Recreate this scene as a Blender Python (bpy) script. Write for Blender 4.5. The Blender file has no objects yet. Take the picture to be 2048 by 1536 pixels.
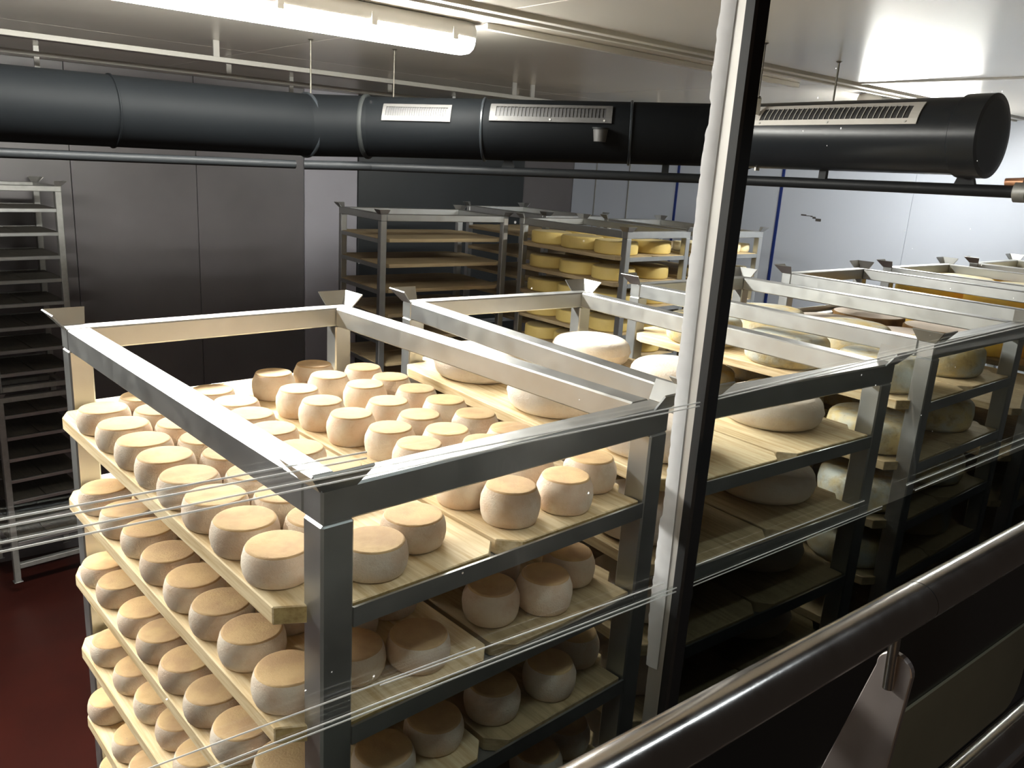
import bpy, bmesh, math, random
from mathutils import Vector, Matrix
rnd = random.Random(7)
S = bpy.context.scene
COL = S.collection
H = 2.85                       # height of the rack tops above the cellar floor
RA = math.radians(-4.3)        # direction of the room (glass, walls, handrail) against the first rack
ct, st = math.cos(RA), math.sin(RA)
def RM(s, d, z=0.0):           # room coordinates (along glass, into room, height over rack tops) -> world
    return Vector((s*ct - d*st, s*st + d*ct, z + H))

# ---------------------------------------------------------------- camera, world, exposure
cam_d = bpy.data.cameras.new('camera'); cam = bpy.data.objects.new('camera', cam_d); COL.objects.link(cam)
cam.location = (-0.4277, -0.7445, 0.359 + H)
cam.rotation_euler = (1.3081, -0.0619, -0.741)
cam_d.sensor_width = 36; cam_d.lens = 36*1638.4/2048; cam_d.clip_start = 0.02
S.camera = cam
w = bpy.data.worlds.new('world'); S.world = w; w.use_nodes = True
w.node_tree.nodes['Background'].inputs[0].default_value = (0.62, 0.5, 0.42, 1)
w.node_tree.nodes['Background'].inputs[1].default_value = 0.032
S.view_settings.view_transform = 'Standard'; S.view_settings.look = 'None'
S.view_settings.gamma = 1; S.view_settings.use_curve_mapping = False
S.view_settings.exposure = 0.0
LAMP = 250.0                    # radiance of the tube lamp diffusers
def area(name, loc, rot, sx, sy, power, col):
    l = bpy.data.lights.new(name, 'AREA'); l.shape = 'RECTANGLE'; l.size = sx; l.size_y = sy
    l.energy = power; l.color = col
    o = bpy.data.objects.new(name, l); COL.objects.link(o); o.location = loc; o.rotation_euler = rot
    return o
# added fill lights on the visitors' side, brightening handrail, knee wall and rack fronts
area('visitor_side_fill', RM(0.2, -0.70, 1.55), (0, 0, RA), 3.2, 0.09, 13.0, (0.86, 0.95, 1.0))
area('visitor_side_fill', RM(-1.3, -2.1, -0.35), (math.radians(90), 0, RA), 1.7, 0.05, 5, (1.0, 0.66, 0.36))

# ---------------------------------------------------------------- materials
def mat(name):
    m = bpy.data.materials.new(name); m.use_nodes = True
    nt = m.node_tree; b = nt.nodes['Principled BSDF']
    return m, nt, b
def N(nt, t, **kw):
    n = nt.nodes.new(t)
    for k, v in kw.items(): setattr(n, k, v)
    return n
def mix(nt, f, a, b, mode='MIX'):
    n = nt.nodes.new('ShaderNodeMix'); n.data_type = 'RGBA'; n.blend_type = mode
    for i, v in ((0, f), (6, a), (7, b)):
        if hasattr(v, 'is_output'): nt.links.new(v, n.inputs[i])
        else: n.inputs[i].default_value = v if i == 0 else (*v, 1)
    return n.outputs[2]
def ramp(nt, src, pts):
    r = nt.nodes.new('ShaderNodeValToRGB'); e = r.color_ramp.elements
    while len(e) < len(pts): e.new(0.5)
    for i, (p, c) in enumerate(pts):
        e[i].position = p; e[i].color = (*c, 1) if isinstance(c, tuple) else (c, c, c, 1)
    nt.links.new(src, r.inputs[0]); return r.outputs[0]
def coords(nt, kind='Object', scale=(1, 1, 1)):
    tc = nt.nodes.new('ShaderNodeTexCoord'); mp = nt.nodes.new('ShaderNodeMapping')
    mp.inputs['Scale'].default_value = scale; nt.links.new(tc.outputs[kind], mp.inputs[0]); return mp.outputs[0]
def noise(nt, vec, scale, detail=3, rough=0.5):
    n = nt.nodes.new('ShaderNodeTexNoise'); n.inputs['Scale'].default_value = scale
    n.inputs['Detail'].default_value = detail; n.inputs['Roughness'].default_value = rough
    if vec is not None: nt.links.new(vec, n.inputs['Vector'])
    return n.outputs[0]
def bump(nt, h, b, strength, dist=0.001):
    n = nt.nodes.new('ShaderNodeBump'); n.inputs['Strength'].default_value = strength
    n.inputs['Distance'].default_value = dist
    nt.links.new(h, n.inputs['Height']); nt.links.new(n.outputs[0], b.inputs['Normal'])

def steel_mat(name, base, rough, metal, streak=0.12):
    m, nt, b = mat(name)
    v = coords(nt, 'Object', (6, 6, 6)); n1 = noise(nt, v, 3, 5, 0.6)
    c = mix(nt, ramp(nt, n1, [(0.3, 0.0), (0.75, 1.0)]), tuple(x*(1-streak) for x in base), base)
    nt.links.new(c, b.inputs['Base Color'])
    r = ramp(nt, n1, [(0.2, max(rough-0.08, 0.03)), (0.8, rough+0.08)])
    nt.links.new(r, b.inputs['Roughness']); b.inputs['Metallic'].default_value = metal
    bump(nt, noise(nt, coords(nt, 'Object', (40, 40, 40)), 8, 2), b, 0.08, 0.0005)
    return m
M_STEEL = steel_mat('brushed_steel', (0.46, 0.47, 0.465), 0.38, 0.9)
M_STEELD = steel_mat('weathered_steel', (0.40, 0.40, 0.38), 0.5, 0.75, 0.3)
M_RAIL = steel_mat('polished_rail', (0.58, 0.55, 0.52), 0.2, 1.0, 0.05)
M_MULL = steel_mat('mullion_steel', (0.60, 0.58, 0.55), 0.5, 0.5, 0.12)
M_PLATE = steel_mat('bead_blasted_steel', (0.44, 0.39, 0.37), 0.45, 0.8, 0.08)

def wood_mat(name, a, bcol, dark, rough=0.75):
    m, nt, b = mat(name)
    v = coords(nt, 'Object', (1, 0.05, 1))
    oi = nt.nodes.new('ShaderNodeObjectInfo')
    add = nt.nodes.new('ShaderNodeVectorMath'); add.operation = 'ADD'
    nt.links.new(v, add.inputs[0])
    sc = nt.nodes.new('ShaderNodeVectorMath'); sc.operation = 'SCALE'; sc.inputs[0].default_value = (3, 5, 2)
    nt.links.new(oi.outputs['Random'], sc.inputs['Scale']); nt.links.new(sc.outputs[0], add.inputs[1])
    n1 = noise(nt, add.outputs[0], 95, 6, 0.65)
    g = ramp(nt, n1, [(0.35, 0.0), (0.6, 1.0)])
    c = mix(nt, g, a, bcol)
    vo = nt.nodes.new('ShaderNodeTexVoronoi'); vo.inputs['Scale'].default_value = 7
    vv = coords(nt, 'Object', (1, 0.6, 1)); nt.links.new(vv, vo.inputs['Vector'])
    k = ramp(nt, vo.outputs['Distance'], [(0.035, 1.0), (0.07, 0.0)])
    c = mix(nt, k, c, dark)
    st1 = ramp(nt, noise(nt, coords(nt, 'Object', (1, 1, 1)), 5, 3), [(0.45, 0.0), (0.75, 0.25)])
    c = mix(nt, st1, c, dark)
    nt.links.new(c, b.inputs['Base Color']); b.inputs['Roughness'].default_value = rough
    bump(nt, n1, b, 0.35, 0.001)
    return m
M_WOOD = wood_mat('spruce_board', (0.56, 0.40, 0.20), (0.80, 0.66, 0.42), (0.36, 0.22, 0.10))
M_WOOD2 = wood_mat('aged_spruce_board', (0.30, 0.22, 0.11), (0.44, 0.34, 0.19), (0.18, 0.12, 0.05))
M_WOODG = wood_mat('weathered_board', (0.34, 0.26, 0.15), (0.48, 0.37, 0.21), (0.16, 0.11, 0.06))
M_WEND = wood_mat('sawn_end_grain', (0.34, 0.23, 0.09), (0.50, 0.37, 0.16), (0.12, 0.08, 0.03), 0.9)
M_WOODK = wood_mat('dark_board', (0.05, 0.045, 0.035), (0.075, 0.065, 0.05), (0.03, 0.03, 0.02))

def cheese_mat(name, a, bcol, spot, scale=9, spots=0.3, bumps=0.5, fine=60, rough=0.8):
    m, nt, b = mat(name)
    oi = nt.nodes.new('ShaderNodeObjectInfo')
    tc = nt.nodes.new('ShaderNodeTexCoord')
    sc = nt.nodes.new('ShaderNodeVectorMath'); sc.operation = 'SCALE'; sc.inputs[0].default_value = (9, 4, 7)
    nt.links.new(oi.outputs['Random'], sc.inputs['Scale'])
    add = nt.nodes.new('ShaderNodeVectorMath'); add.operation = 'ADD'
    nt.links.new(tc.outputs['Object'], add.inputs[0]); nt.links.new(sc.outputs[0], add.inputs[1])
    v = add.outputs[0]
    n1 = noise(nt, v, scale, 4, 0.55)
    c = mix(nt, ramp(nt, n1, [(0.38, 0.0), (0.62, 1.0)]), a, bcol)
    n2 = noise(nt, v, scale*2.3, 5, 0.7)
    c = mix(nt, ramp(nt, n2, [(0.52, 0.0), (0.72, spots)]), c, spot)
    hsv = nt.nodes.new('ShaderNodeHueSaturation'); nt.links.new(c, hsv.inputs['Color'])
    mr = nt.nodes.new('ShaderNodeMapRange'); mr.inputs[3].default_value = 0.82; mr.inputs[4].default_value = 1.08
    nt.links.new(oi.outputs['Random'], mr.inputs[0]); nt.links.new(mr.outputs[0], hsv.inputs['Value'])
    nt.links.new(hsv.outputs[0], b.inputs['Base Color'])
    b.inputs['Roughness'].default_value = rough
    b.inputs['Subsurface Weight'].default_value = 0.0
    h = noise(nt, v, fine, 4, 0.7)
    bump(nt, h, b, bumps, 0.002)
    return m
M_CSIDE = cheese_mat('cheese_side_rind', (0.82, 0.72, 0.59), (0.76, 0.58, 0.43), (0.56, 0.38, 0.20), 22, 0.35, 0.9, 330)
M_CTOP = cheese_mat('cheese_top_rind', (0.72, 0.50, 0.25), (0.58, 0.38, 0.20), (0.48, 0.29, 0.13), 18, 0.35, 0.5, 260)
M_WHITE = cheese_mat('bloomy_rind', (0.80, 0.74, 0.66), (0.76, 0.66, 0.55), (0.62, 0.48, 0.34), 14, 0.4, 0.9, 170)
M_BLUE = cheese_mat('grey_mould_rind', (0.60, 0.63, 0.58), (0.70, 0.55, 0.26), (0.34, 0.25, 0.10), 13, 0.75, 1.0, 120)
M_BROWN = cheese_mat('brown_rind', (0.15, 0.075, 0.02), (0.24, 0.13, 0.04), (0.16, 0.08, 0.03), 22, 0.5, 0.5, 150)
M_BTOP = cheese_mat('pale_top_rind', (0.82, 0.72, 0.62), (0.76, 0.63, 0.52), (0.55, 0.40, 0.28), 6, 0.2, 0.4, 60)
M_YEL = cheese_mat('yellow_rind', (0.78, 0.60, 0.20), (0.72, 0.54, 0.18), (0.55, 0.38, 0.12), 7, 0.2, 0.25, 50, 0.55)
M_YTOP = cheese_mat('yellow_top_rind', (0.66, 0.54, 0.26), (0.60, 0.48, 0.24), (0.46, 0.34, 0.16), 8, 0.3, 0.35, 50, 0.6)
M_ORG = cheese_mat('orange_rind', (0.82, 0.50, 0.06), (0.86, 0.58, 0.12), (0.6, 0.35, 0.05), 7, 0.15, 0.25, 50, 0.5)
M_CREAM = cheese_mat('cream_rind', (0.82, 0.74, 0.50), (0.78, 0.68, 0.42), (0.6, 0.5, 0.3), 9, 0.2, 0.3, 60)

def plain(name, col, rough=0.5, metal=0.0, var=0.08, scale=3, bmp=0.0):
    m, nt, b = mat(name)
    n1 = noise(nt, coords(nt, 'Object'), scale, 5, 0.6)
    c = mix(nt, ramp(nt, n1, [(0.3, 0.0), (0.7, 1.0)]), tuple(x*(1-var) for x in col), col)
    nt.links.new(c, b.inputs['Base Color']); b.inputs['Roughness'].default_value = rough
    b.inputs['Metallic'].default_value = metal
    if bmp: bump(nt, noise(nt, coords(nt, 'Object'), scale*20, 3), b, bmp, 0.001)
    return m
M_CEIL = plain('lacquered_ceiling', (0.80, 0.75, 0.67), 0.25, 0.3, 0.05, 2)
M_CTRIM = plain('white_channel', (0.72, 0.70, 0.65), 0.45)
M_GAP = plain('dark_joint', (0.05, 0.045, 0.04), 0.8)
M_WALLR = plain('pale_blue_wall', (0.48, 0.52, 0.60), 0.45, 0, 0.05, 1.2)
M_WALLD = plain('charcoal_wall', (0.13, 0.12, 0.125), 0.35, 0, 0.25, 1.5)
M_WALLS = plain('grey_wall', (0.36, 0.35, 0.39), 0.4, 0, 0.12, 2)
M_DOOR = plain('black_door', (0.018, 0.022, 0.024), 0.4)
M_BLUEP = plain('blue_paint', (0.008, 0.025, 0.15), 0.4)
M_FLOOR = plain('oxide_red_floor', (0.045, 0.007, 0.004), 0.45, 0, 0.4, 2)
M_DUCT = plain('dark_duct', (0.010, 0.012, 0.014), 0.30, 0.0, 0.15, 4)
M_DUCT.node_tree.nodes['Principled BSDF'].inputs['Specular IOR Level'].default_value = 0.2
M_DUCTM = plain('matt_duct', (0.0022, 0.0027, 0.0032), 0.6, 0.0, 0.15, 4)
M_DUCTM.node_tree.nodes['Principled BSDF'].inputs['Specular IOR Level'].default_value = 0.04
M_DUCTC = plain('duct_collar', (0.008, 0.009, 0.009), 0.6, 0.0)
M_DUCTC.node_tree.nodes['Principled BSDF'].inputs['Specular IOR Level'].default_value = 0.1
M_GRILL = plain('grille_aluminium', (0.42, 0.40, 0.37), 0.5, 0.3)
M_GRILLD = plain('dull_grille', (0.022, 0.021, 0.02), 0.6, 0.0)
M_CDULL = plain('dull_trim', (0.22, 0.21, 0.19), 0.6)
M_BLACK = plain('black_rubber', (0.008, 0.008, 0.009), 0.6)
M_KNEE = plain('dark_laminate', (0.012, 0.012, 0.012), 0.25)
M_OLIVE = plain('olive_reflection', (0.30, 0.28, 0.19), 0.5, 0.0, 0.3, 1.5)  # colour of a green-grey glass reflection
M_WHITEP = plain('white_plastic', (0.7, 0.69, 0.66), 0.4)
M_SEAL = plain('white_silicone', (0.78, 0.78, 0.80), 0.55, 0, 0.1, 60)
M_PIPE = plain('dark_pipe', (0.008, 0.009, 0.010), 0.5, 0.0)
M_PIPE.node_tree.nodes['Principled BSDF'].inputs['Specular IOR Level'].default_value = 0.12
M_ROD = plain('threaded_rod', (0.12, 0.11, 0.09), 0.45, 0.8)
M_TAG = plain('white_tag', (0.75, 0.74, 0.70), 0.6)
M_REFLINE = plain('reflected_line_white', (0.95, 0.95, 0.92), 0.35)  # painted white of the lines reflected in the glass
_nt = M_REFLINE.node_tree; _nt.nodes['Principled BSDF'].inputs['Alpha'].default_value = 0.6
M_COPPER = plain('copper_fitting', (0.75, 0.38, 0.22), 0.35, 0.5)
def emis(name, col, s):
    m, nt, b = mat(name); b.inputs['Base Color'].default_value = (0.9, 0.9, 0.9, 1)
    b.inputs['Emission Color'].default_value = (*col, 1); b.inputs['Emission Strength'].default_value = s
    return m
M_LAMP = emis('lamp_diffuser', (1.0, 0.95, 0.90), LAMP)
M_LAMP2 = emis('half_lamp_diffuser', (1.0, 0.96, 0.92), LAMP*.5)  # emission halved so the right wall does not blow out
def glass_mat():
    m = bpy.data.materials.new('window_glass'); m.use_nodes = True; nt = m.node_tree
    for n in list(nt.nodes): nt.nodes.remove(n)
    out = nt.nodes.new('ShaderNodeOutputMaterial'); tr = nt.nodes.new('ShaderNodeBsdfTransparent')
    tr.inputs[0].default_value = (0.955, 0.975, 0.965, 1)
    gl = nt.nodes.new('ShaderNodeBsdfGlossy'); gl.inputs['Roughness'].default_value = 0.0
    # Schlick reflectance of one glass face, the same from either side
    ge = nt.nodes.new('ShaderNodeNewGeometry'); dp = nt.nodes.new('ShaderNodeVectorMath'); dp.operation = 'DOT_PRODUCT'
    nt.links.new(ge.outputs['Normal'], dp.inputs[0]); nt.links.new(ge.outputs['Incoming'], dp.inputs[1])
    def mth(op, a, b=None):
        n = nt.nodes.new('ShaderNodeMath'); n.operation = op
        for i, v in enumerate((a, b)):
            if v is None: continue
            if hasattr(v, 'is_output'): nt.links.new(v, n.inputs[i])
            else: n.inputs[i].default_value = v
        return n.outputs[0]
    c5 = mth('POWER', mth('SUBTRACT', 1.0, mth('ABSOLUTE', dp.outputs['Value'])), 5.0)
    R_ = mth('ADD', mth('MULTIPLY', c5, 0.96), 0.04)
    mx = nt.nodes.new('ShaderNodeMixShader')
    nt.links.new(R_, mx.inputs[0]); nt.links.new(tr.outputs[0], mx.inputs[1]); nt.links.new(gl.outputs[0], mx.inputs[2])
    vo = nt.nodes.new('ShaderNodeTexVoronoi'); vo.inputs['Scale'].default_value = 21
    v = coords(nt, 'Object'); nt.links.new(v, vo.inputs['Vector'])
    k = ramp(nt, vo.outputs['Distance'], [(0.022, 1.0), (0.034, 0.0)])
    nz = ramp(nt, noise(nt, v, 3, 2), [(0.45, 0.0), (0.6, 1.0)])
    mul = nt.nodes.new('ShaderNodeMath'); mul.operation = 'MULTIPLY'
    nt.links.new(k, mul.inputs[0]); nt.links.new(nz, mul.inputs[1])
    df = nt.nodes.new('ShaderNodeBsdfTranslucent'); df.inputs[0].default_value = (0.9, 0.9, 0.9, 1)
    m2 = nt.nodes.new('ShaderNodeMixShader')
    nt.links.new(mul.outputs[0], m2.inputs[0]); nt.links.new(mx.outputs[0], m2.inputs[1]); nt.links.new(df.outputs[0], m2.inputs[2])
    nt.links.new(m2.outputs[0], out.inputs[0])
    return m
M_GLASS = glass_mat()
def darkener(name, c):
    m = bpy.data.materials.new(name); m.use_nodes = True; nt = m.node_tree
    for n in list(nt.nodes): nt.nodes.remove(n)
    out = nt.nodes.new('ShaderNodeOutputMaterial'); tr = nt.nodes.new('ShaderNodeBsdfTransparent')
    tr.inputs[0].default_value = (*c, 1); nt.links.new(tr.outputs[0], out.inputs[0]); return m
M_DARKEN1 = darkener('faint_darkening', (.90, .915, .91)); M_DARKEN2 = darkener('strong_darkening', (.50, .515, .51))  # made-up sheets that darken the view through the lower glass

# ---------------------------------------------------------------- mesh helpers
def box(bm, x0, x1, y0, y1, z0, z1, M=None, mi=0):
    vs = [Vector((x, y, z)) for z in (z0, z1) for y in (y0, y1) for x in (x0, x1)]
    if M is not None: vs = [M @ v for v in vs]
    v = [bm.verts.new(p) for p in vs]
    for f in ((0, 2, 3, 1), (4, 5, 7, 6), (0, 1, 5, 4), (2, 6, 7, 3), (0, 4, 6, 2), (1, 3, 7, 5)):
        fc = bm.faces.new([v[i] for i in f]); fc.material_index = mi
    return bm
def prism(bm, poly, z0, z1, M=None):
    a = [Vector((x, y, z0)) for x, y in poly]; b = [Vector((x, y, z1)) for x, y in poly]
    if M is not None: a = [M @ p for p in a]; b = [M @ p for p in b]
    va = [bm.verts.new(p) for p in a]; vb = [bm.verts.new(p) for p in b]; n = len(poly)
    bm.faces.new(va[::-1]); bm.faces.new(vb)
    for i in range(n): bm.faces.new([va[i], va[(i+1) % n], vb[(i+1) % n], vb[i]])
def tube(bm, pts, r, seg=24, caps=True, smooth=True):
    rings = []; n = len(pts)
    up = Vector((0, 0, 1))
    for i, p in enumerate(pts):
        p = Vector(p)
        if i == 0: t = (Vector(pts[1])-p).normalized()
        elif i == n-1: t = (p-Vector(pts[i-1])).normalized()
        else: t = ((Vector(pts[i+1])-p).normalized() + (p-Vector(pts[i-1])).normalized()).normalized()
        u = up if abs(t.z) < 0.95 else Vector((1, 0, 0))
        sx = t.cross(u).normalized(); sy = sx.cross(t).normalized()
        rr = r[i] if isinstance(r, (list, tuple)) else r
        k = 1.0
        rings.append([bm.verts.new(p + (sx*math.cos(2*math.pi*j/seg)+sy*math.sin(2*math.pi*j/seg))*rr*k) for j in range(seg)])
    for a, b in zip(rings, rings[1:]):
        for j in range(seg):
            f = bm.faces.new([a[j], a[(j+1) % seg], b[(j+1) % seg], b[j]]); f.smooth = smooth
    if caps:
        bm.faces.new(rings[0][::-1]); bm.faces.new(rings[-1])
def lathe(bm, prof, seg=36, mats=None, wob=0.0, rr=None):
    # prof: list of (r, z) from bottom centre to top centre
    rings = []
    ph = [rr.uniform(0, 6.28) for _ in range(4)] if rr else [0]*4
    for (r, z) in prof:
        if r < 1e-6: rings.append([bm.verts.new((0, 0, z))]); continue
        ring = []
        for j in range(seg):
            a = 2*math.pi*j/seg
            k = 1 + wob*(0.6*math.sin(2*a+ph[0]) + 0.4*math.sin(3*a+ph[1]) + 0.25*math.sin(7*a+ph[2]+z*90))
            zz = z + (wob*0.15*math.sin(a+ph[3])*r if z > prof[0][1] + 1e-4 else 0)
            ring.append(bm.verts.new((r*k*math.cos(a), r*k*math.sin(a), zz)))
        rings.append(ring)
    for i, (a, b) in enumerate(zip(rings, rings[1:])):
        mi = mats[i] if mats else 0
        for j in range(seg):
            j2 = (j+1) % seg
            if len(a) == 1: f = bm.faces.new([a[0], b[j2], b[j]])
            elif len(b) == 1: f = bm.faces.new([a[j], a[j2], b[0]])
            else: f = bm.faces.new([a[j], a[j2], b[j2], b[j]])
            f.smooth = True; f.material_index = mi
def mesh(name, bm, mats, bevel=0.0, seg=1):
    bmesh.ops.recalc_face_normals(bm, faces=bm.faces)
    if bevel:
        bmesh.ops.bevel(bm, geom=[e for e in bm.edges if e.calc_face_angle(0) > 0.5], offset=bevel, segments=seg, profile=0.7, affect='EDGES')
    for e in bm.edges:
        if e.calc_face_angle(0) > 0.85: e.smooth = False
    me = bpy.data.meshes.new(name); bm.to_mesh(me); bm.free()
    for m in (mats if isinstance(mats, (list, tuple)) else [mats]): me.materials.append(m)
    return me
def link(name, me, parent=None, loc=None, rz=None, **props):
    o = bpy.data.objects.new(name, me); COL.objects.link(o)
    if parent is not None: o.parent = parent
    if loc is not None: o.location = loc
    if rz is not None: o.rotation_euler = (0, 0, rz)
    for k, v in props.items(): o[k] = v
    return o
def tag(o, label, cat, group=None):
    o['label'] = label; o['category'] = cat
    if group: o['group'] = group
    return o
def part(name, parent, fn, m, bevel=0.0, seg=1, label=None):
    bm = bmesh.new(); fn(bm); o = link(name, mesh(name, bm, m, bevel, seg), parent)
    if label: o['label'] = label
    return o
def copy_tree(o, parent=None):
    c = o.copy(); COL.objects.link(c)
    if parent is not None: c.parent = parent
    for ch in list(o.children): copy_tree(ch, c)
    return c
ROOMM = Matrix.Translation((0, 0, H)) @ Matrix.Rotation(RA, 4, 'Z')
def rbox(bm, s0, s1, d0, d1, z0, z1): box(bm, s0, s1, d0, d1, z0, z1, ROOMM)
def struct(name, fn, m, parent=None, bevel=0.0):
    o = part(name, parent, fn, m, bevel)
    if parent is None: o['kind'] = 'structure'
    return o

# ---------------------------------------------------------------- room
SW, DB, SL, ZC, GD = 5.9, 6.1, -2.6, 0.86, -0.13     # right wall s, back wall d, left wall s, ceiling z, glass d
struct('floor', lambda bm: rbox(bm, SL-.1, SW+.1, GD-.25, DB+.1, -H-.1, -H), M_FLOOR)
ceil = struct('ceiling', lambda bm: rbox(bm, SL-.1, SW+.1, GD-.25, DB+.1, ZC+.02, ZC+.08), M_GAP)
for (s0, s1) in ((SL, -0.55), (-0.55, 1.45), (1.45, 3.70), (3.70, SW)):
    for (d0, d1) in ((GD+.06, 1.60), (1.69, 3.92), (3.92, DB)):
        part('ceiling_panel', ceil, lambda bm: rbox(bm, s0+.003, s1-.003, d0+.003, d1-.003, ZC, ZC+.019), M_CEIL, 0.0015)
# channel strip that closes the long ceiling joint
tr = struct('trim_1', lambda bm: rbox(bm, SL, SW, 1.625, 1.665, ZC-.012, ZC+.019), M_CTRIM, None, 0.002)
part('channel_lip', tr, lambda bm: rbox(bm, SL, SW, 1.690, 1.715, ZC-.018, ZC-.0005), M_CTRIM, 0.002)
struct('trim_2', lambda bm: rbox(bm, 3.69, 3.71, GD+.07, 1.60, ZC-.006, ZC-.0005), M_CTRIM)
# back wall: a dark run, a paler pilaster strip, a black sliding door
wb = struct('wall_back', lambda bm: rbox(bm, SL-.1, SW+.1, DB, DB+.1, -H, ZC), M_GAP)
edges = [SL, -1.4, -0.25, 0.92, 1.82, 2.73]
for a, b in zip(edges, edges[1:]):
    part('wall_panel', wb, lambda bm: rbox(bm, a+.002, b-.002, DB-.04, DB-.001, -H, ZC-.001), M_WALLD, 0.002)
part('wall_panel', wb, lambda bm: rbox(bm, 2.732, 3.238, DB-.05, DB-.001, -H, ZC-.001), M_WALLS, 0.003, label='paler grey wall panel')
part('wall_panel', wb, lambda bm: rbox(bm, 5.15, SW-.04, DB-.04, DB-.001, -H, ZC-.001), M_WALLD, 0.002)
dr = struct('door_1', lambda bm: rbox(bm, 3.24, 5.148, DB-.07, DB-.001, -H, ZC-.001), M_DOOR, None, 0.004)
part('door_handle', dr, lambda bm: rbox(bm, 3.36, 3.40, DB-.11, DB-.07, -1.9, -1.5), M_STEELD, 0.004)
wr = struct('wall_right', lambda bm: rbox(bm, SW, SW+.1, GD-.25, DB, -H, ZC), M_GAP)
ds = [GD, 1.15, 2.30, 3.43, 4.58, 5.22, 5.70, DB-.04]
for a, b in zip(ds, ds[1:]):
    part('wall_panel', wr, lambda bm: rbox(bm, SW-.04, SW-.001, a+.0015, b-.0015, -H, ZC-.001), M_WALLR, 0.002)
for d in (3.43, 4.58):
    part('joint_strip', wr, lambda bm: rbox(bm, SW-.048, SW-.041, d-.014, d+.014, -H, ZC-.001), M_BLUEP, 0.001, label='blue painted strip')
for d in (5.22, 5.70):
    part('joint_strip', wr, lambda bm: rbox(bm, SW-.046, SW-.041, d-.008, d+.008, -H, ZC-.001), M_STEELD, 0.001)
def scuff(bm):
    z0 = 0.09
    pts = [(-.09, .012), (-.04, .004), (0, .006), (.02, 0), (.05, -.012), (.1, -.03)]
    for (a, za), (b, zb) in zip(pts, pts[1:]):
        rbox(bm, SW-.0405, SW-.040, 3.12-max(a, b), 3.12-min(a, b), z0+min(za, zb)-.003, z0+max(za, zb)+.001)
part('scuff_mark', wr, scuff, M_GAP)
struct('wall_left', lambda bm: rbox(bm, SL-.1, SL, GD-.25, DB, -H, ZC), M_WALLD)
# front: knee wall under the glass, seen from the visitors' side
wf = struct('wall_front', lambda bm: rbox(bm, SL, SW, GD-.05, GD+.05, -H, -0.455), M_KNEE, None, 0.003)
def olive(bm):  # soft green-grey reflection, built as a solid panel
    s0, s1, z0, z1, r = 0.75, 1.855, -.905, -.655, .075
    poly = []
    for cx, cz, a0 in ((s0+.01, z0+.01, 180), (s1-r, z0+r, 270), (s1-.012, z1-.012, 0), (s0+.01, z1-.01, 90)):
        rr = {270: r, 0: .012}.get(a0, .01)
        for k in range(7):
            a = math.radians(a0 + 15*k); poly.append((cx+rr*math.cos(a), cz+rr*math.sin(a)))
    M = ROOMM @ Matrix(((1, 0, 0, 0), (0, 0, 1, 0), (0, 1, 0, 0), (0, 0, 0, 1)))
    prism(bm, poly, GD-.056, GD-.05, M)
part('wall_panel', wf, olive, M_OLIVE, 0.001, label='olive glass reflection built as a panel with rounded corner')  # no real wall panel, stands in for the reflection
def olive2(bm): rbox(bm, 2.0, 3.4, GD-.056, GD-.05, -.905, -.655)  # the same reflection carried on past the seam
part('wall_panel', wf, olive2, M_OLIVE, 0.001, label='olive glass reflection built as a second panel')  # no real wall panel, stands in for the reflection
part('panel_seam', wf, lambda bm: rbox(bm, 1.955, 1.975, GD-.058, GD-.05, -.93, -.57), M_BLACK, 0.001)
for k, (d0, d1, z0, z1) in enumerate(((-.20, GD-.05, -.955, -.925), (-.215, -.185, -.972, -.957), (-.25, -.20, -1.0, -.975))):
    part('sill_strip', wf, lambda bm: rbox(bm, SL+.2, 4.6, d0, d1, z0, z1), (M_PLATE, M_BLACK, M_PLATE)[k], 0.003)
# glazing
wn = bpy.data.objects.new('window_1', None); COL.objects.link(wn); wn['kind'] = 'structure'
MS0, MS1, MS2 = 0.414, 0.465, 0.492          # mullion: steel face, black gasket
part('pane', wn, lambda bm: rbox(bm, SL, MS1+.004, GD-.004, GD+.004, -.455, ZC), M_GLASS)
part('pane', wn, lambda bm: rbox(bm, MS2-.006, 3.4, GD-.004, GD+.004, -.455, ZC), M_GLASS)
part('pane', wn, lambda bm: rbox(bm, 3.44, SW, GD-.004, GD+.004, -.455, ZC), M_GLASS)
mu = part('mullion', wn, lambda bm: rbox(bm, MS1+.001, MS2-.001, GD+.0005, GD+.029, -.443, ZC), M_MULL, 0.001)
part('gasket', mu, lambda bm: rbox(bm, MS1, MS2, GD-.014, GD+.0045, -.443, ZC), M_BLACK, 0.003)
part('mullion', wn, lambda bm: rbox(bm, 3.40, 3.44, GD-.012, GD+.045, -.455, ZC), M_STEEL, 0.002)
def bead(bm):
    z = -.33; prev = None
    while z < ZC:
        wv = 0.006 + 0.0025*math.sin(z*7) + rnd.uniform(-.0016, .0018)
        if -.29 < z < -.10: wv += 0.006
        if .1 < z < .42: wv += 0.004
        if z > .45: wv += .006
        wv *= min(1, (z+.335)*12)
        a = [bm.verts.new(RM(MS1-.0005, GD+.014+.003*math.sin(z*5), z)), bm.verts.new(RM(MS1-.004, GD+.022, z)), bm.verts.new(RM(MS1-.004, GD+.029+wv*.6, z)), bm.verts.new(RM(MS1+.002, GD+.030+wv*.5, z))]
        if prev:
            for i in range(3):
                f = bm.faces.new([prev[i], prev[i+1], a[i+1], a[i]]); f.smooth = True
        prev = a; z += .006
part('sealant_bead', mu, bead, M_SEAL, label='ragged white sealant')
part('darkening_sheet', wn, lambda bm: rbox(bm, SL, MS1-.008, GD-.0062, GD-.0045, -.442, -.186), M_DARKEN1)  # added sheets, there only to darken what lies behind the panes
part('darkening_sheet', wn, lambda bm: rbox(bm, MS2+.001, 3.4, GD-.0062, GD-.0045, -.19, .078), M_DARKEN1)
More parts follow.
